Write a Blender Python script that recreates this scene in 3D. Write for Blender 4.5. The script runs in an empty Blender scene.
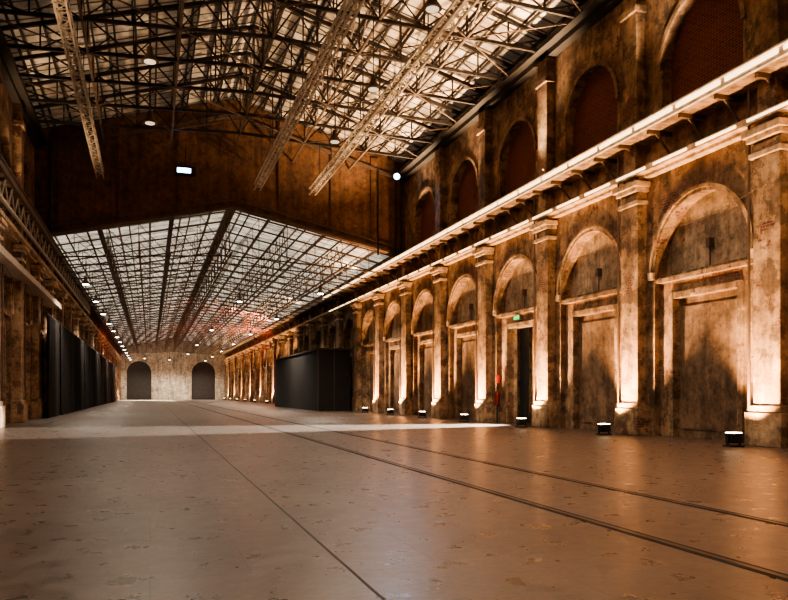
import bpy, math, random
from mathutils import Vector, Matrix
random.seed(4)
R=math.radians
scene=bpy.context.scene
COL=scene.collection

# ------------------------------------------------------------ materials
def new_mat(name):
    m=bpy.data.materials.new(name); m.use_nodes=True
    nt=m.node_tree; b=nt.nodes['Principled BSDF']; return m,nt,b
def simple(name,col,rough=.7,metal=0,emit=None,es=0,var=.25,scale=3):
    m,nt,b=new_mat(name)
    b.inputs['Roughness'].default_value=rough; b.inputs['Metallic'].default_value=metal
    if emit:
        b.inputs['Base Color'].default_value=(*col,1)
        b.inputs['Emission Color'].default_value=(*emit,1); b.inputs['Emission Strength'].default_value=es
    else:
        g=nt.nodes.new('ShaderNodeNewGeometry'); n=nt.nodes.new('ShaderNodeTexNoise')
        n.inputs['Scale'].default_value=scale; n.inputs['Detail'].default_value=5
        nt.links.new(g.outputs['Position'],n.inputs['Vector'])
        r=nt.nodes.new('ShaderNodeValToRGB')
        r.color_ramp.elements[0].position=.3; r.color_ramp.elements[1].position=.7
        r.color_ramp.elements[0].color=(*[c*(1-var) for c in col],1)
        r.color_ramp.elements[1].color=(*[min(1,c*(1+var)) for c in col],1)
        nt.links.new(n.outputs['Fac'],r.inputs[0]); nt.links.new(r.outputs[0],b.inputs['Base Color'])
    return m
def planar(nt,plane):
    g=nt.nodes.new('ShaderNodeNewGeometry'); s=nt.nodes.new('ShaderNodeSeparateXYZ'); c=nt.nodes.new('ShaderNodeCombineXYZ')
    nt.links.new(g.outputs['Position'],s.inputs[0])
    a,b_=plane
    nt.links.new(s.outputs[a],c.inputs['X']); nt.links.new(s.outputs[b_],c.inputs['Y'])
    return g,c
def noise(nt,g,scale,detail=6,rough=.6,stretch=None):
    n=nt.nodes.new('ShaderNodeTexNoise'); n.inputs['Scale'].default_value=scale; n.inputs['Detail'].default_value=detail
    n.inputs['Roughness'].default_value=rough
    if stretch:
        mp=nt.nodes.new('ShaderNodeMapping'); mp.inputs['Scale'].default_value=stretch
        nt.links.new(g.outputs['Position'],mp.inputs['Vector']); nt.links.new(mp.outputs[0],n.inputs['Vector'])
    else: nt.links.new(g.outputs['Position'],n.inputs['Vector'])
    return n
def ramp(nt,src,stops):
    r=nt.nodes.new('ShaderNodeValToRGB'); e=r.color_ramp.elements
    while len(e)<len(stops): e.new(.5)
    for i,(p,c) in enumerate(stops):
        e[i].position=p; e[i].color=(*c,1) if len(c)==3 else c
    nt.links.new(src,r.inputs[0]); return r
def mix(nt,f,a,b,mode='MIX'):
    m=nt.nodes.new('ShaderNodeMix'); m.data_type='RGBA'; m.blend_type=mode
    for sock,v in ((m.inputs[0],f),(m.inputs[6],a),(m.inputs[7],b)):
        if isinstance(v,(int,float)): sock.default_value=v
        elif isinstance(v,tuple): sock.default_value=(*v,1)
        else: nt.links.new(v,sock)
    return m.outputs[2]
W3=lambda v:(v,v,v)
def plaster(name,c1,c2,c3,plane,brick=(.13,.06,.036),expo=.60,bump=.7,peel=.5):
    m,nt,b=new_mat(name)
    g,pc=planar(nt,plane)
    n1=noise(nt,g,.45,8,.65); base=ramp(nt,n1.outputs['Fac'],[(.32,c2),(.5,c1),(.68,c3)]).outputs[0]
    n2=noise(nt,g,2.6,9,.75); sp=ramp(nt,n2.outputs['Fac'],[(.34,W3(.38)),(.52,W3(.95)),(.72,W3(1.3))]).outputs[0]
    col=mix(nt,1.0,base,sp,'MULTIPLY')
    npl=noise(nt,g,1.15,12,.72); pm_=ramp(nt,npl.outputs['Fac'],[(.445,W3(.42)),(.475,W3(1.0)),(.56,W3(1.0)),(.585,W3(1.35))]).outputs[0]
    col=mix(nt,peel,col,pm_,'MULTIPLY')
    ns=noise(nt,g,1.0,6,.65,(2.2,2.2,.18)); gs=ramp(nt,ns.outputs['Fac'],[(.36,W3(.4)),(.55,W3(1.0))]).outputs[0]
    col=mix(nt,.7,col,gs,'MULTIPLY')
    br=nt.nodes.new('ShaderNodeTexBrick'); br.inputs['Scale'].default_value=1
    br.inputs['Brick Width'].default_value=.28; br.inputs['Row Height'].default_value=.09; br.inputs['Mortar Size'].default_value=.012
    br.inputs['Color1'].default_value=(*brick,1); br.inputs['Color2'].default_value=(*[c*.55 for c in brick],1)
    br.inputs['Mortar'].default_value=(*[min(1,c*1.6+.03) for c in brick],1)
    nt.links.new(pc.outputs[0],br.inputs['Vector'])
    n3=noise(nt,g,.7,7,.7); msk=ramp(nt,n3.outputs['Fac'],[(expo-.015,W3(0)),(expo+.015,W3(1))]).outputs[0]
    col=mix(nt,msk,col,br.outputs['Color'])
    nt.links.new(col,b.inputs['Base Color']); b.inputs['Roughness'].default_value=.85
    bp=nt.nodes.new('ShaderNodeBump'); bp.inputs['Strength'].default_value=bump; bp.inputs['Distance'].default_value=.08
    nt.links.new(n2.outputs['Fac'],bp.inputs['Height']); nt.links.new(bp.outputs[0],b.inputs['Normal'])
    return m
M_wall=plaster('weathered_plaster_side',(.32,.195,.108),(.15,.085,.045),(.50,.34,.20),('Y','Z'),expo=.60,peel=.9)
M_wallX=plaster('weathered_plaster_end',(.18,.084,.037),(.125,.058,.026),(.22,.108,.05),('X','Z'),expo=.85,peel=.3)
M_far=plaster('pale_plaster_end',(.56,.49,.39),(.40,.33,.25),(.62,.55,.45),('X','Z'),expo=.70)
M_pier=plaster('pier_plaster',(.37,.235,.135),(.18,.105,.057),(.53,.38,.245),('Y','Z'),expo=.61,peel=.9)
M_niche=plaster('niche_plaster',(.46,.325,.205),(.29,.19,.11),(.57,.43,.29),('Y','Z'),expo=.68,peel=.55)
M_panel=plaster('door_panel_plaster',(.22,.137,.08),(.12,.07,.04),(.31,.2,.125),('Y','Z'),expo=.68,peel=.5)
M_brick=plaster('brick_infill',(.10,.033,.02),(.07,.022,.015),(.12,.04,.025),('Y','Z'),brick=(.15,.043,.026),expo=.35)
M_trim=simple('pale_stone_trim',(.50,.36,.235),.75,var=.5,scale=4)
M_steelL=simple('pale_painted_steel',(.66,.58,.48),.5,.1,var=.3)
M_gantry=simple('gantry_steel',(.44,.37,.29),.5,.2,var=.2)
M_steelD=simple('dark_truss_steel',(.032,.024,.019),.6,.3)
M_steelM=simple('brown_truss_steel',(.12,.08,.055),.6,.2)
M_black=simple('black_fixture',(.012,.012,.012),.5)
M_curt=simple('black_drape',(.010,.009,.009),.95)
M_red=simple('red_paint',(.2,.010,.008),.35)
M_gate=simple('dark_gate_metal',(.03,.027,.025),.6)
M_gut=simple('dark_gutter',(.03,.022,.016),.7)
M_rail=simple('rail_steel',(.04,.033,.028),.35,.6)
M_groove=simple('joint_groove',(.012,.010,.008),.95)
M_joint=simple('joint_filler',(.05,.04,.033),.8)
def emis(n,c,s): return simple(n,c,.4,emit=c,es=s)
E_warm=emis('warm_lens',(1,.75,.45),20); E_white=emis('white_lens',(1,.93,.82),25); E_blue=emis('blue_lens',(.4,.6,1),14)
E_green=emis('exit_green',(.1,.9,.3),.35); E_dim=emis('dim_bulb',(1,.8,.55),1.0); E_red=emis('red_lens',(1,.15,.05),20)
E_strip=emis('warm_glow_strip',(1,.70,.40),3.6)  # added glow for the bright cornice and ledge lines

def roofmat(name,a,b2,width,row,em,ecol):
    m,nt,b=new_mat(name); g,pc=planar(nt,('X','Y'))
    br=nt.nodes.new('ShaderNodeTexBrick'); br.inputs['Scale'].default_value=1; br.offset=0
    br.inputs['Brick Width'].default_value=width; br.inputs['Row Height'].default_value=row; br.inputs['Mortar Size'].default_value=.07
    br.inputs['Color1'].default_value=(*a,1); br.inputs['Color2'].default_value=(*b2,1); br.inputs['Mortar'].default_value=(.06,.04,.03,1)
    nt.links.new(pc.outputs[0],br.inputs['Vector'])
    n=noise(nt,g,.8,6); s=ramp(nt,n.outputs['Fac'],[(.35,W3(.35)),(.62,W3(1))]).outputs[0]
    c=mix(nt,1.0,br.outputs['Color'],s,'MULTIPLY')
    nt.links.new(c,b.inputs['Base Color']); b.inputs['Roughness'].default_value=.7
    nt.links.new(mix(nt,1.0,c,ecol,'MULTIPLY'),b.inputs['Emission Color']); b.inputs['Emission Strength'].default_value=em  # added emission: opaque sheets glow like a floodlit underside and give ambient light
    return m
M_roof=roofmat('self_lit_roof_sheets',(.70,.62,.51),(.40,.33,.26),1.95,.8,.085,(1,.9,.76))  # near roof: faint glow added to the sheet colour
M_roof2=roofmat('self_lit_roof_sheets_pale',(.80,.76,.69),(.64,.59,.52),1.95,1.2,1.2,(1,.94,.83))  # far roof: strong added glow in place of lamplight on the sheets

def floormat():
    m,nt,b=new_mat('worn_concrete'); g,pc=planar(nt,('X','Y'))
    n1=noise(nt,g,.5,4,.5); n2=noise(nt,g,3.0,6,.6); n3=noise(nt,g,14,5,.7)
    c=ramp(nt,n1.outputs['Fac'],[(.25,(.088,.066,.053)),(.5,(.112,.087,.071)),(.75,(.140,.112,.094))]).outputs[0]
    s=ramp(nt,n2.outputs['Fac'],[(.25,W3(.7)),(.5,W3(.98)),(.75,W3(1.3))]).outputs[0]
    c=mix(nt,1.0,c,s,'MULTIPLY')
    s3=ramp(nt,n3.outputs['Fac'],[(.3,W3(.68)),(.7,W3(1.35))]).outputs[0]
    c=mix(nt,1.0,c,s3,'MULTIPLY')
    br=nt.nodes.new('ShaderNodeTexBrick'); br.inputs['Scale'].default_value=1; br.offset=.5
    br.inputs['Brick Width'].default_value=1.62; br.inputs['Row Height'].default_value=1.62; br.inputs['Mortar Size'].default_value=.008
    br.inputs['Color1'].default_value=(1,1,1,1); br.inputs['Color2'].default_value=(.78,.78,.78,1); br.inputs['Mortar'].default_value=(.42,.4,.38,1)
    nt.links.new(pc.outputs[0],br.inputs['Vector'])
    c=mix(nt,.8,c,br.outputs['Color'],'MULTIPLY')
    nt.links.new(c,b.inputs['Base Color'])
    r=ramp(nt,n2.outputs['Fac'],[(.3,W3(.24)),(.7,W3(.40))]).outputs[0]
    nt.links.new(r,b.inputs['Roughness']); b.inputs['Specular IOR Level'].default_value=.7
    bp=nt.nodes.new('ShaderNodeBump'); bp.inputs['Strength'].default_value=.35; bp.inputs['Distance'].default_value=.006
    nt.links.new(n3.outputs['Fac'],bp.inputs['Height']); nt.links.new(bp.outputs[0],b.inputs['Normal'])
    return m
M_floor=floormat()

# ------------------------------------------------------------ mesh builder
class MB:
    def __init__(s): s.v=[]; s.f=[]
    def box(s,x0,x1,y0,y1,z0,z1):
        if x0>x1:x0,x1=x1,x0
        if y0>y1:y0,y1=y1,y0
        n=len(s.v); s.v+=[(x0,y0,z0),(x1,y0,z0),(x1,y1,z0),(x0,y1,z0),(x0,y0,z1),(x1,y0,z1),(x1,y1,z1),(x0,y1,z1)]
        s.f+=[tuple(n+i for i in q) for q in ((0,3,2,1),(4,5,6,7),(0,1,5,4),(1,2,6,5),(2,3,7,6),(3,0,4,7))]; return s
    def bar(s,p,q,w,h=None):
        h=h or w; p=Vector(p);q=Vector(q); d=(q-p)
        if d.length<1e-5: return s
        d.normalize(); up=Vector((0,0,1)) if abs(d.z)<.95 else Vector((1,0,0))
        a=d.cross(up).normalized(); b=a.cross(d).normalized()
        n=len(s.v)
        for c in (p,q):
            for i,j in ((-1,-1),(1,-1),(1,1),(-1,1)): s.v.append(tuple(c+a*(i*w/2)+b*(j*h/2)))
        s.f+=[tuple(n+i for i in t) for t in ((3,2,1,0),(4,5,6,7),(0,1,5,4),(1,2,6,5),(2,3,7,6),(3,0,4,7))]; return s
    def cyl(s,p,q,r,r2=None,k=12):
        r2=r if r2 is None else r2; p=Vector(p);q=Vector(q); d=(q-p).normalized()
        up=Vector((0,0,1)) if abs(d.z)<.95 else Vector((1,0,0)); a=d.cross(up).normalized(); b=a.cross(d).normalized()
        n=len(s.v)
        for c,rr in ((p,r),(q,r2)):
            for i in range(k):
                t=2*math.pi*i/k; s.v.append(tuple(c+a*(rr*math.cos(t))+b*(rr*math.sin(t))))
        for i in range(k):
            j=(i+1)%k; s.f.append((n+i,n+j,n+k+j,n+k+i))
        s.f.append(tuple(n+i for i in range(k-1,-1,-1))); s.f.append(tuple(n+k+i for i in range(k))); return s
    def build(s,name,mat,parent=None,bevel=0):
        me=bpy.data.meshes.new(name); me.from_pydata(s.v,[],s.f); me.update()
        o=bpy.data.objects.new(name,me); COL.objects.link(o); me.materials.append(mat)
        if parent: o.parent=parent
        if bevel:
            md=o.modifiers.new('bevel','BEVEL'); md.width=bevel; md.segments=2
        return o
def empty(name,loc=(0,0,0)):
    e=bpy.data.objects.new(name,None); e.location=loc; COL.objects.link(e); return e
def light(kind,parent,loc,target,power,color,**k):
    l=bpy.data.lights.new(parent.name.split('.')[0]+'_beam',kind); l.energy=power; l.color=color
    for a,b in k.items(): setattr(l,a,b)
    o=bpy.data.objects.new('beam',l); COL.objects.link(o); o.parent=parent; o.location=loc
    if target is not None:
        o.rotation_euler=(Vector(target)-Vector(loc)).to_track_quat('-Z','Y').to_euler()
    return o
def plate(name,outer,holes,thick,mat,mtx,parent=None):
    cu=bpy.data.curves.new(name,'CURVE'); cu.dimensions='2D'; cu.fill_mode='BOTH'; cu.extrude=thick/2
    for pts in [outer]+holes:
        sp=cu.splines.new('POLY'); sp.points.add(len(pts)-1)
        for i,(x,y) in enumerate(pts): sp.points[i].co=(x,y,0,1)
        sp.use_cyclic_u=True
    t=bpy.data.objects.new('tmp',cu); COL.objects.link(t)
    dg=bpy.context.evaluated_depsgraph_get(); me=bpy.data.meshes.new_from_object(t.evaluated_get(dg))
    bpy.data.objects.remove(t); me.name=name
    me.transform(mtx)
    me.materials.clear(); me.materials.append(mat)
    for p in me.polygons: p.use_smooth=False
    o=bpy.data.objects.new(name,me); COL.objects.link(o)
    if parent: o.parent=parent
    return o
def mYZ(x): return Matrix(((0,0,1,x),(1,0,0,0),(0,1,0,0),(0,0,0,1)))
def mXZ(y): return Matrix(((1,0,0,0),(0,0,-1,y),(0,1,0,0),(0,0,0,1)))
def arch_pts(c,r,z0,zs,n=20):
    return [(c-r,z0),(c+r,z0)]+[(c+r*math.cos(math.pi*i/n),zs+r*math.sin(math.pi*i/n)) for i in range(n+1)]
def rect(a,b,c,d): return [(a,c),(b,c),(b,d),(a,d)]

# ------------------------------------------------------------ dimensions
XR,XL=16.8,-6.6; XC=(XR+XL)/2; HW=(XR-XL)/2
Y0,YT,YF=-14.0,50.5,180.0
BAY=6.45; P0=17.35
EAV,RDG=17.0,20.3
EV2,RD2=11.4,13.9
piers=[P0+BAY*k for k in range(-4,26)]
near_c=[p+BAY/2 for p in piers if p+BAY<YT+1 and p>Y0-1]
far_c=[p+BAY/2 for p in piers if p>YT-2 and p+BAY<YF+1]
DOORC=P0+BAY*2.5

# floor
MB().box(XL-1,XR+8,Y0-1,YF+1,-.4,0).build('floor',M_floor)

def side_wall(tag,fx,s):
    T=.5
    wl='wall_'+tag
    holes=[]
    for c in near_c:
        holes.append(arch_pts(c,2.3,-.1,5.7)); holes.append(arch_pts(c,1.9,10.75,12.6))
    root=plate(wl,rect(Y0,YT,-.2,EAV+.3),holes,T,M_wall,mYZ(fx+s*T/2))
    plate('far_wall_section',rect(YT,YF,-.2,EV2+.3),[arch_pts(c,2.3,-.1,5.7) for c in far_c],T,M_wall,mYZ(fx+s*T/2),root)
    def P(n,mb,m,bev=0): return mb.build(n,m,root,bev)
    holes=[]
    if tag=='right': holes=[rect(DOORC-1.35,DOORC+1.35,-.1,4.7)]
    plate('niche_back',rect(Y0,YF,-.2,9),holes,.2,M_niche,mYZ(fx+s*(T+.1)),root)
    P('brick_infill',MB().box(fx+s*.38,fx+s*T,Y0,YT,10.4,15.2),M_brick)
    pb=MB(); cor=MB(); fr=MB(); leaf=MB()
    allc=near_c+far_c
    for c in allc:
        x0,x1=fx+s*.22,fx+s*T
        door=(tag=='right' and abs(c-DOORC)<.1)
        hw=1.35 if door else 1.5; ht=4.7
        pb.box(x0,x1,c-2.3,c-hw,0,5.3); pb.box(x0,x1,c+hw,c+2.3,0,5.3); pb.box(x0,x1,c-hw,c+hw,ht,5.3)
        cor.box(fx+s*.02,x1,c-2.3,c+2.3,5.3,5.45); cor.box(fx+s*.12,x1,c-2.3,c+2.3,5.45,5.55)
        fr.box(x0-s*.1,x0,c-hw-.22,c-hw,0,ht+.22); fr.box(x0-s*.1,x0,c+hw,c+hw+.22,0,ht+.22); fr.box(x0-s*.1,x0,c-hw,c+hw,ht,ht+.22)
        if not door:
            leaf.box(x1-s*.1,x1,c-hw,c+hw,0,ht)
            leaf.box(x1-s*.14,x1-s*.1,c-hw+.2,c+hw-.2,.3,4.4)
    P('panel_surround',pb,M_wall); P('niche_cornice',cor,M_pier); P('panel_frame',fr,M_pier,.02); P('panel_leaf',leaf,M_panel)
    mb=MB()
    def half_ring(mb,c,r0,r1,zs,p,n=20):
        pts=[]
        for i in range(n+1):
            t=math.pi*i/n; cc,ss=math.cos(t),math.sin(t); b=len(mb.v)
            mb.v+=[(fx,c+r0*cc,zs+r0*ss),(fx-s*p,c+r0*cc,zs+r0*ss),(fx-s*p,c+r1*cc,zs+r1*ss),(fx,c+r1*cc,zs+r1*ss)]; pts.append(b)
        for a,b in zip(pts,pts[1:]):
            for j in range(3): mb.f.append((a+j,a+j+1,b+j+1,b+j))
        mb.f.append((pts[0],pts[0]+1,pts[0]+2,pts[0]+3)); mb.f.append((pts[-1]+3,pts[-1]+2,pts[-1]+1,pts[-1]))
    for c in allc:
        half_ring(mb,c,2.25,2.42,5.7,.05); half_ring(mb,c,2.36,2.46,5.7,.12)
    for c in near_c:
        half_ring(mb,c,1.88,2.05,12.6,.08)
    P('archivolt_mouldings',mb,M_pier)
    im=MB()
    for c in allc:
        for d in (-1,1): im.box(fx,fx-s*.1,c+d*2.3,c+d*2.6,5.45,5.7)
    P('impost_blocks',im,M_trim)
    pm=MB(); pt=MB(); up=MB()
    for y in piers:
        pm.box(fx,fx-s*.4,y-.5,y+.5,0,8.6)
        pm.box(fx,fx-s*.55,y-.68,y+.68,0,.95); pm.box(fx,fx-s*.48,y-.6,y+.6,.95,1.15)
        pt.box(fx,fx-s*.5,y-.58,y+.58,8.15,8.3); pt.box(fx,fx-s*.55,y-.62,y+.62,8.6,8.75); pt.box(fx,fx-s*.65,y-.7,y+.7,8.75,8.95)
        pm.box(fx,fx-s*.4,y-.35,y+.35,8.95,10.3)
        if y<YT-1:
            up.box(fx,fx-s*.4,y-.42,y+.42,10.7,EAV-.6); up.box(fx,fx-s*.5,y-.55,y+.55,10.7,11.3); up.box(fx,fx-s*.5,y-.5,y+.5,15.0,15.25)
    P('piers',pm,M_pier,.03); P('pier_capitals',pt,M_trim,.02); P('upper_piers',up,M_wall,.02)
    co=MB()
    co.box(fx,fx-s*.3,Y0,YF,9.05,9.15); co.box(fx,fx-s*.55,Y0,YF,9.15,9.35)
    P('lower_cornice',co,M_trim)
    if s>0:
        st=MB(); y=Y0
        while y<70:
            st.box(fx-s*.55,fx-s*.58,y+.1,y+1.8,9.22,9.29); st.box(fx-s*1.1,fx-s*1.13,y+.1,y+2.05,10.42,10.54); y+=2.15
        P('added_glow_strips',st,E_strip)  # added emissive strips, standing in for lit edges of cornice and rail beam
    le=MB(); le.box(fx,fx-s*1.0,Y0,YF,10.3,10.42); P('ledge_slab',le,M_pier)
    ed=MB(); ed.box(fx-s*.98,fx-s*1.1,Y0,YF,10.3,10.6); ed.box(fx-s*.9,fx-s*1.18,Y0,YF,10.56,10.62)
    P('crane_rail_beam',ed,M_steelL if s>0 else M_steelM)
    bk=MB(); y=Y0+.5
    while y<YF:
        bk.box(fx,fx-s*.95,y-.05,y+.05,10.16,10.3); bk.bar((fx-s*.05,y,9.55),(fx-s*.6,y,10.18),.06); y+=BAY/4
    P('ledge_brackets',bk,M_steelM)
    gt=MB(); gt.box(fx,fx-s*.75,Y0,YT,EAV-.65,EAV-.4); gt.box(fx,fx-s*.4,Y0,YT,EAV-.9,EAV-.65); P('eaves_gutter',gt,M_gut)
    cd=MB(); 
    for y in piers:
        cd.cyl((fx-s*.45,y+.6,1),(fx-s*.45,y+.6,10.2),.04,k=6)
    for y in piers[:-1]:
        for k in range(10):
            a=k/10;b=(k+1)/10; z=lambda t:7.35-.45*4*t*(1-t)
            cd.bar((fx-s*.5,y+BAY*a,z(a)),(fx-s*.5,y+BAY*b,z(b)),.018)
    for c in near_c+far_c[:3]:
        cd.bar((fx+s*.4,c,6.3),(fx+s*.4,c,5.55),.04); cd.box(fx+s*.5,fx+s*.3,c-.08,c+.08,6.2,6.5)
    P('conduits_and_brackets',cd,M_steelM)
    return root
wr=side_wall('right',XR,1)
wl=side_wall('left',XL,-1)

# side room behind open door
sr=MB()
sr.box(XR+.7,XR+7,DOORC-2.6,DOORC-2.4,0,5.5).box(XR+.7,XR+7,DOORC+2.4,DOORC+2.6,0,5.5).box(XR+6.9,XR+7.1,DOORC-2.6,DOORC+2.6,0,5.5).box(XR+.7,XR+7.1,DOORC-2.6,DOORC+2.6,5.4,5.6)
sr.build('wall_side_room',M_niche)

# transverse gable wall
def roofz(x,e,r): return r-(r-e)*abs(x-XC)/HW
outer=[(XL-.4,10.9),(XL,10.9),(XC,13.5),(XR,10.9),(XR+.4,10.9),(XR+.4,EAV+.2),(XC,RDG+.2),(XL-.4,EAV+.2)]
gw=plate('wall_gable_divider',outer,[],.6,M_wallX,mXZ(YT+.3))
g=MB()
for s in (-1,1):
    g.bar((XC,YT-.12,13.5),(XC+s*HW,YT-.12,10.95),.2,.16); g.bar((XC,YT-.12,13.95),(XC+s*HW,YT-.12,11.4),.12,.1)
g.build('opening_beam',M_steelM,gw)
g=MB()
for x in (XL+1.6,XL+5,XC-3.2,XC+3.2,XR-5,XR-2.2):
    zb=roofz(x,10.9,13.4)+.2
    g.box(x-.28,x+.28,YT-.1,YT,zb,roofz(x,EAV,RDG)-.1)
g.build('gable_pilasters',M_wallX,gw)
g=MB()
for s in (-1,1):
    g.bar((XC,YT-.08,RDG-.9),(XC+s*HW,YT-.08,EAV-.9),.16,.22)
g.build('gable_bands',M_steelM,gw)
g=MB()
for x in (XR-.35,XR-.75,XR-2.0,XL+.9): g.cyl((x,YT-.2,10.9),(x,YT-.2,EAV-.3),.07,k=8)
g.build('downpipes',M_steelD,gw)

# end walls
def endgate(cx): return arch_pts(cx,2.6,-.1,6.0)
fw=plate('wall_far_end',[(XL-.4,-.2),(XR+.4,-.2),(XR+.4,EV2),(XC,RD2),(XL-.4,EV2)],[endgate(-2.3),endgate(11.6)],.5,M_far,mXZ(YF+.25))
g=MB()
for x in (XL+.4,1.6,XC,8.0,XR-.4): g.box(x-.3,x+.3,YF-.2,YF,0,9)
g.box(XL,XR,YF-.3,YF,9,9.3); g.build('end_pilasters',M_far,fw)
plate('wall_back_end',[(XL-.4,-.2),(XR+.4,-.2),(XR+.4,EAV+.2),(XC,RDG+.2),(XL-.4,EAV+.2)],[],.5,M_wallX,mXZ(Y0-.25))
for i,cx in enumerate((-2.3,11.6)):
    d=MB(); d.box(cx-2.6,cx+2.6,YF+.55,YF+.65,0,8.7)
    for k in range(9): d.box(cx-2.6+k*.64,cx-2.52+k*.64,YF+.51,YF+.56,0,8.2)
    for z in (.2,2.2,4.2,6.0): d.box(cx-2.6,cx+2.6,YF+.5,YF+.56,z,z+.14)
    d.build('door_%d'%(i+1),M_gate)

# ------------------------------------------------------------ roofs & trusses
def roof(name,y0,y1,e,r,mat):
    mb=MB(); v=[(XL-.5,y0,e-.05),(XC,y0,r),(XR+.5,y0,e-.05)]
    n=[(x,y,z+dz) for dz in (0,.15) for y in (y0,y1) for (x,_,z) in v]
    mb.v=n
    mb.f=[(0,1,4,3),(1,2,5,4),(6,9,10,7),(7,10,11,8),(0,6,7,1),(1,7,8,2),(3,4,10,9),(4,5,11,10),(0,3,9,6),(2,8,11,5)]
    return mb.build(name,mat)
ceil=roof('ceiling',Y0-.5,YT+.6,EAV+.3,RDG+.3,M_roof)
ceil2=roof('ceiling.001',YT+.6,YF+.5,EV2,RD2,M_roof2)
def trusses(ys,e,r,zb,camber,npan=12,w=.12):
    mb=MB(); xs=[XL+.1+(XR-XL-.2)*i/npan for i in range(npan+1)]
    top=lambda x: roofz(x,e,r)-.15
    bot=lambda x: zb+camber*(1-abs(x-XC)/HW)
    for y in ys:
        for i,(a,b) in enumerate(zip(xs,xs[1:])):
            mb.bar((a,y,top(a)),(b,y,top(b)),w*1.2,w*1.4); mb.bar((a,y,bot(a)),(b,y,bot(b)),w*1.1,w*1.2)
            if i<npan/2: mb.bar((a,y,top(a)),(b,y,bot(b)),w*.6)
            else: mb.bar((a,y,bot(a)),(b,y,top(b)),w*.6)
            mb.bar((b,y,bot(b)),(b,y,top(b)),w*.55)
            m=(a+b)/2
            if i<npan/2: mb.bar((a,y,bot(a)),(m,y,(top(a)+bot(b))/2),w*.4)
            else: mb.bar((b,y,bot(b)),(m,y,(bot(a)+top(b))/2),w*.4)
    return mb,xs,top,bot
def purlins(y0,y1,e,r,n,w,mb):
    for i in range(n+1):
        x=XL+.2+(XR-XL-.4)*i/n
        mb.bar((x,y0,roofz(x,e,r)-.02),(x,y1,roofz(x,e,r)-.02),w*.7,w)
nys=[p-BAY/2 for p in piers if Y0+1<p-BAY/2<YT-1]+[p for p in piers if Y0+1<p<YT-1]
mb,xs,top,bot=trusses(nys,EAV+.2,RDG+.2,EAV-.55,.5,w=.12)
rt=mb.build('roof_trusses',M_steelD)
mb=MB(); purlins(Y0,YT,EAV+.2,RDG+.2,24,.13,mb); mb.build('purlins',M_steelD,rt)
mb=MB()
ys=sorted(nys)
for x in (xs[2],xs[4],xs[6],xs[8],xs[10]):
    mb.bar((x,Y0,bot(x)),(x,YT,bot(x)),.1)
    for a,b in zip(ys,ys[1:]):
        mb.bar((x,a,bot(x)),(x,b,top(x)),.06); mb.bar((x,a,top(x)),(x,b,bot(x)),.06)
for a,b in zip(ys[::2],ys[2::2]):
    for p,q in ((0,4),(4,8),(8,12)):
        mb.bar((xs[p],a,bot(xs[p])-.05),(xs[q],b,bot(xs[q])-.05),.05); mb.bar((xs[q],a,bot(xs[q])-.05),(xs[p],b,bot(xs[p])-.05),.05)
mb.build('longitudinal_bracing',M_steelM,rt)
fys=[YT+2+BAY/2*i for i in range(60) if YT+2+BAY/2*i<YF-1]
mb,xs2,top2,bot2=trusses(fys,EV2-.05,RD2-.05,10.0,.7,w=.075)
rt2=mb.build('roof_trusses.001',M_steelM)
mb=MB(); purlins(YT+.7,YF,EV2-.05,RD2-.05,18,.11,mb); mb.build('purlins',M_steelD,rt2)
mb=MB()
for x in (xs2[2],xs2[4],xs2[6],xs2[8],xs2[10]):
    mb.bar((x,YT+.7,bot2(x)),(x,YF,bot2(x)),.1)
    for a,b in zip(fys,fys[1:]):
        m=(a+b)/2
        mb.bar((x,a,bot2(x)),(x,m,top2(x)),.05); mb.bar((x,m,top2(x)),(x,b,bot2(x)),.05)
mb.build('longitudinal_bracing',M_steelM,rt2)
mb=MB()
for x0,x1 in ((XC-.3,XC+.3),(1.2,1.5),(-3.2,-2.9)):
    zz=roofz((x0+x1)/2,EV2,RD2)-.2
    mb.box(x0,x1,YT+.8,YF,zz-.15,zz+.05)
mb.build('roof_vent_ducts',M_steelM,rt2)

def lattice(name,x,z,y0,y1,h,wd,mat):
    root=empty(name,(0,0,0)); mb=MB(); 
    for dx in (-wd/2,wd/2):
        for dz in (0,h): mb.bar((x+dx,y0,z+dz),(x+dx,y1,z+dz),.07)
    st=.6; y=y0; k=0
    while y+st<=y1+.01:
        for dx in (-wd/2,wd/2):
            mb.bar((x+dx,y,z+(h if k%2 else 0)),(x+dx,y+st,z+(0 if k%2 else h)),.03)
        for dz in (0,h):
            mb.bar((x-wd/2,y,z+dz),(x+wd/2,y,z+dz),.03); mb.bar((x+(wd/2 if k%2 else -wd/2),y,z+dz),(x-(wd/2 if k%2 else -wd/2),y+st,z+dz),.025)
        y+=st;k+=1
    mb.build('lattice',mat,root)
    hb=MB(); zt=bot(x)
    for yy in ys:
        if y0<yy<y1: hb.cyl((x,yy,z+h),(x,yy,zt),.025,k=6)
    hb.build('hanger_rods',M_steelD,root)
for x in (-2.8,6.4,9.9): lattice('lattice_gantry_beam',x,14.2,Y0+1,48.6,.38,.38,M_gantry)
cg=MB(); x=XL+.95; y=Y0
while y<YT+30:
    cg.bar((x,y,9.3),(x,y+.8,10.2),.05); cg.bar((x,y+.8,10.2),(x,y+1.6,9.3),.05); y+=1.6
cg.bar((x,Y0,9.28),(x,YT+30,9.28),.12); cg.build('crane_girder_lattice',M_gantry,wl)
sh=MB(); sh.box(XL,XL+.9,Y0,56,7.15,7.3); sh.box(XL+.85,XL+.95,Y0,56,7.1,7.4); sh.build('cable_tray_shelf',M_gantry,wl)

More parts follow.
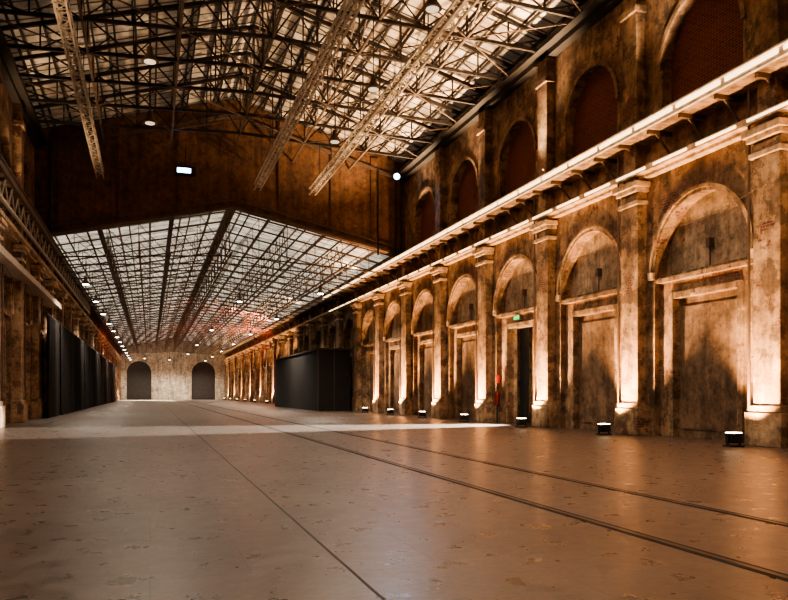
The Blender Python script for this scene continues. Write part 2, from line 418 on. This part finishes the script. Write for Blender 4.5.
# ------------------------------------------------------------ floor rails
def railtrack(name,x):
    root=empty(name); 
    MB().box(x-.10,x-.035,Y0,YF,-.02,.004).box(x+.035,x+.08,Y0,YF,-.02,.004).build('groove',M_groove,root)
    MB().box(x-.035,x+.035,Y0,YF,-.02,.006).build('rail_head',M_rail,root)
railtrack('floor_rail',4.93); railtrack('floor_rail',6.9)
MB().box(1.605,1.63,Y0,YF,-.02,.003).build('floor_expansion_joint',M_joint)

# ------------------------------------------------------------ black booth
bx=empty('black_exhibition_booth')
g=MB().box(13.3,16.0,62.7,86,.0,5.2); g.build('draped_walls',M_curt,bx)
g=MB().box(13.2,16.05,62.62,62.7,5.1,5.25).box(13.2,13.3,62.62,86,5.1,5.25).box(13.22,13.3,62.62,62.7,0,5.2).box(14.6,14.66,62.64,62.7,0,5.2); g.build('frame',M_gate,bx)

cur=empty('stage_curtain'); 
def wavy(y0,y1,x,z0,z1,parent,amp=.1,wl_=.55):
    mb=MB(); n=int((y1-y0)/.11); 
    for i in range(n+1):
        y=y0+(y1-y0)*i/n; dx=amp*math.sin(y*2*math.pi/wl_)+.05*math.sin(y*1.7)
        mb.v+=[(x+dx*1.1,y,z0),(x+dx*.7,y,z1)]
    for i in range(n): mb.f.append((2*i,2*i+1,2*i+3,2*i+2))
    return mb.build('drape',M_curt,parent)
y=49.2
while y<134:
    wavy(y,y+6.1,XL+.85,.03,6.1,cur); y+=6.45
MB().bar((XL+.85,49,6.15),(XL+.85,134,6.15),.08).build('rail',M_black,cur)
dc=empty('doorway_curtain')
wavy(DOORC+.6,DOORC+1.5,XR+.95,.03,4.7,dc,.07,.3)
MB().bar((XR+.95,DOORC-1.5,4.75),(XR+.95,DOORC+1.5,4.75),.06).build('rail',M_black,dc)
fe=empty('fire_extinguisher'); fx,fy=XR-.15,DOORC+1.9
MB().cyl((fx,fy,.9),(fx,fy,1.5),.13,k=16).cyl((fx,fy,1.5),(fx,fy,1.62),.13,.05,k=16).box(fx+.05,fx+.12,fy-.2,fy+.2,2.0,2.4).build('cylinder_and_sign',M_red,fe)
MB().cyl((fx,fy,1.62),(fx,fy,1.72),.035,k=8).bar((fx,fy,1.7),(fx-.15,fy,1.74),.03).bar((fx-.13,fy,1.72),(fx-.16,fy,1.2),.02).box(fx-.1,fx+.1,fy-.1,fy+.1,.84,.9).cyl((fx,fy,0),(fx,fy,.86),.04,k=8).build('valve_hose_stand',M_black,fe)
es=empty('emergency_exit_sign')
MB().box(XR-.02,XR+.12,DOORC-.32,DOORC+.32,5.0,5.24).build('housing',M_black,es)
MB().box(XR-.03,XR-.02,DOORC-.28,DOORC+.28,5.03,5.21).build('panel',E_green,es)

# ------------------------------------------------------------ lights
WARM=(1,.55,.25); WARM2=(1,.68,.41); NEU=(1,.82,.65)
def uplight(y,x,s,power):
    e=empty('floor_uplight',(x,y,0))
    MB().box(-.22,.22,-.18,.18,0,.04).box(-.22,-.19,-.04,.04,.04,.3).box(.19,.22,-.04,.04,.04,.3).build('yoke_base',M_black,e)
    MB().box(-.17,.17,-.15,.15,.1,.36).box(-.19,.19,-.17,.17,.33,.38).build('housing',M_black,e,.02)
    MB().box(-.16,.16,-.14,.14,.38,.40).build('lens',E_warm,e)
    light('SPOT',e,(0,0,.43),(s*1.2,.0,4),power,WARM,spot_size=R(100),spot_blend=.8,shadow_soft_size=.1)
    return e
for k,y in enumerate(piers):
    if y<-5: continue
    if y>61 and not (y>88 and k%2==0): continue
    uplight(y+.3,XR-1.25,1,9500 if y<61 else 12000)
def flood(x,y,z,tgt,power,col,name='ledge_floodlight',size=R(130)):
    e=empty(name,(x,y,z))
    MB().box(-.16,.16,-.2,.2,.0,.04).box(-.03,.03,-.22,-.19,.04,.25).box(-.03,.03,.19,.22,.04,.25).build('bracket',M_black,e)
    MB().box(-.13,.13,-.18,.18,.08,.3).build('housing',M_black,e,.02)
    MB().box(-.1,.1,-.15,.15,.3,.31).build('lens',E_dim,e)
    light('SPOT',e,(0,0,.36),Vector(tgt)-Vector((x,y,z)),power,col,spot_size=size,spot_blend=.8,shadow_soft_size=.15)
for y in (6,14,22,30,38,46):
    flood(XR-.7,y,10.42,(11.5,y,19),16000,WARM2,size=R(93))
for y in (10,26,42):
    flood(XL+.6,y,10.42,(0,y,19),2000,WARM2,size=R(110))
for y in range(60,178,24):
    flood(XR-.7,y,10.42,(8,y+3,13),2500,WARM2,size=R(150))
def pendant(x,y,z,zt,power,col=NEU,lens=E_dim,name='pendant_lamp',angle=150):
    e=empty(name,(x,y,z))
    MB().cyl((0,0,0),(0,0,.28),.30,.12,k=20).cyl((0,0,.28),(0,0,.5),.11,k=12).build('dome_shade',M_steelM,e)
    MB().cyl((0,0,.5),(0,0,zt-z),.02,k=6).build('rod',M_black,e)
    MB().cyl((0,0,-.03),(0,0,-.005),.2,k=16).build('lens',lens,e)
    if power: light('SPOT',e,(0,0,-.08),(0,0,-5),power,col,spot_size=R(angle),spot_blend=.7,shadow_soft_size=.3)
for x in (0,8.2):
    for y in (2,9,15.5,22,28.5,35): pendant(x,y,13.2,bot(x),1200,angle=168)
for i,y in enumerate(range(54,178,10)):
    pendant(-4,y,8.6,bot2(-4),3200 if i%2==0 else 0,lens=E_white,name='hall_lamp')
    if i%2==0: pendant(11.6,y,8.6,bot2(11.6),5000,lens=E_white,name='hall_lamp')
    if i%3==1: pendant(7.0,y,9,bot2(7.0),0,lens=E_white,name='hall_lamp')
pendant(-1,166,8.6,bot2(-1),160000,lens=E_white,name='hall_lamp',angle=90)
pendant(4,172,8.6,bot2(4),12000,lens=E_white,name='hall_lamp',angle=160)
e=empty('red_stage_light',(13.5,104,8.8))
MB().cyl((0,0,-.25),(0,0,.2),.2,k=14).bar((0,0,-.2),(2.7,0,-.2),.06).build('can',M_black,e)
MB().cyl((0,0,.2),(0,0,.21),.17,k=14).build('lens',E_red,e)
light('SPOT',e,(0,0,.3),(-3,4,4),12000,(1,.2,.1),spot_size=R(150),spot_blend=.6,shadow_soft_size=.15)
e=empty('blue_spotlight',(XR-.9,49.2,16.0))
MB().cyl((0,0,0),(-.25,-.45,-.1),.22,k=14).bar((0,0,0),(.5,0,0),.06).build('can',M_black,e)
MB().cyl((-.25,-.45,-.1),(-.26,-.47,-.105),.2,k=14).build('lens',E_blue,e)
light('SPOT',e,(-.3,-.55,-.12),(-6,-12,-9),800,(.5,.7,1),spot_size=R(70),shadow_soft_size=.1)
e=empty('video_projector',(2.1,49.4,15.0))
MB().box(-.6,.6,-.2,.2,0,.5).bar((0,0,.5),(0,0,bot(2)-15.0),.05).build('housing',M_black,e)
MB().box(-.5,.3,-.21,-.2,.1,.38).build('lens',E_blue,e)
e=empty('side_room_spotlight',(XR+6.3,DOORC,3.6))
MB().box(-.2,.2,-.25,.25,-.2,.2).bar((0,0,.2),(0,0,1.8),.05).build('can',M_black,e)
light('SPOT',e,(-.3,0,0),(-14,-.5,-3.6),260000,(1,.92,.82),spot_size=R(28),spot_blend=.3,shadow_soft_size=.15)

w=bpy.data.worlds.new('night_sky'); scene.world=w; w.use_nodes=True
w.node_tree.nodes['Background'].inputs[0].default_value=(.02,.02,.03,1)
w.node_tree.nodes['Background'].inputs[1].default_value=.3

cam=bpy.data.cameras.new('camera'); co=bpy.data.objects.new('camera',cam); COL.objects.link(co)
f=770; cam.sensor_width=36; cam.lens=f/788*36; cam.shift_y=93/788
co.location=(0,0,1.5); co.rotation_euler=(R(90),0,-math.atan(244/f)); cam.clip_end=500
scene.camera=co
scene.view_settings.view_transform='AgX'
scene.view_settings.exposure=.05
try: scene.view_settings.look='AgX - Medium High Contrast'
except: pass
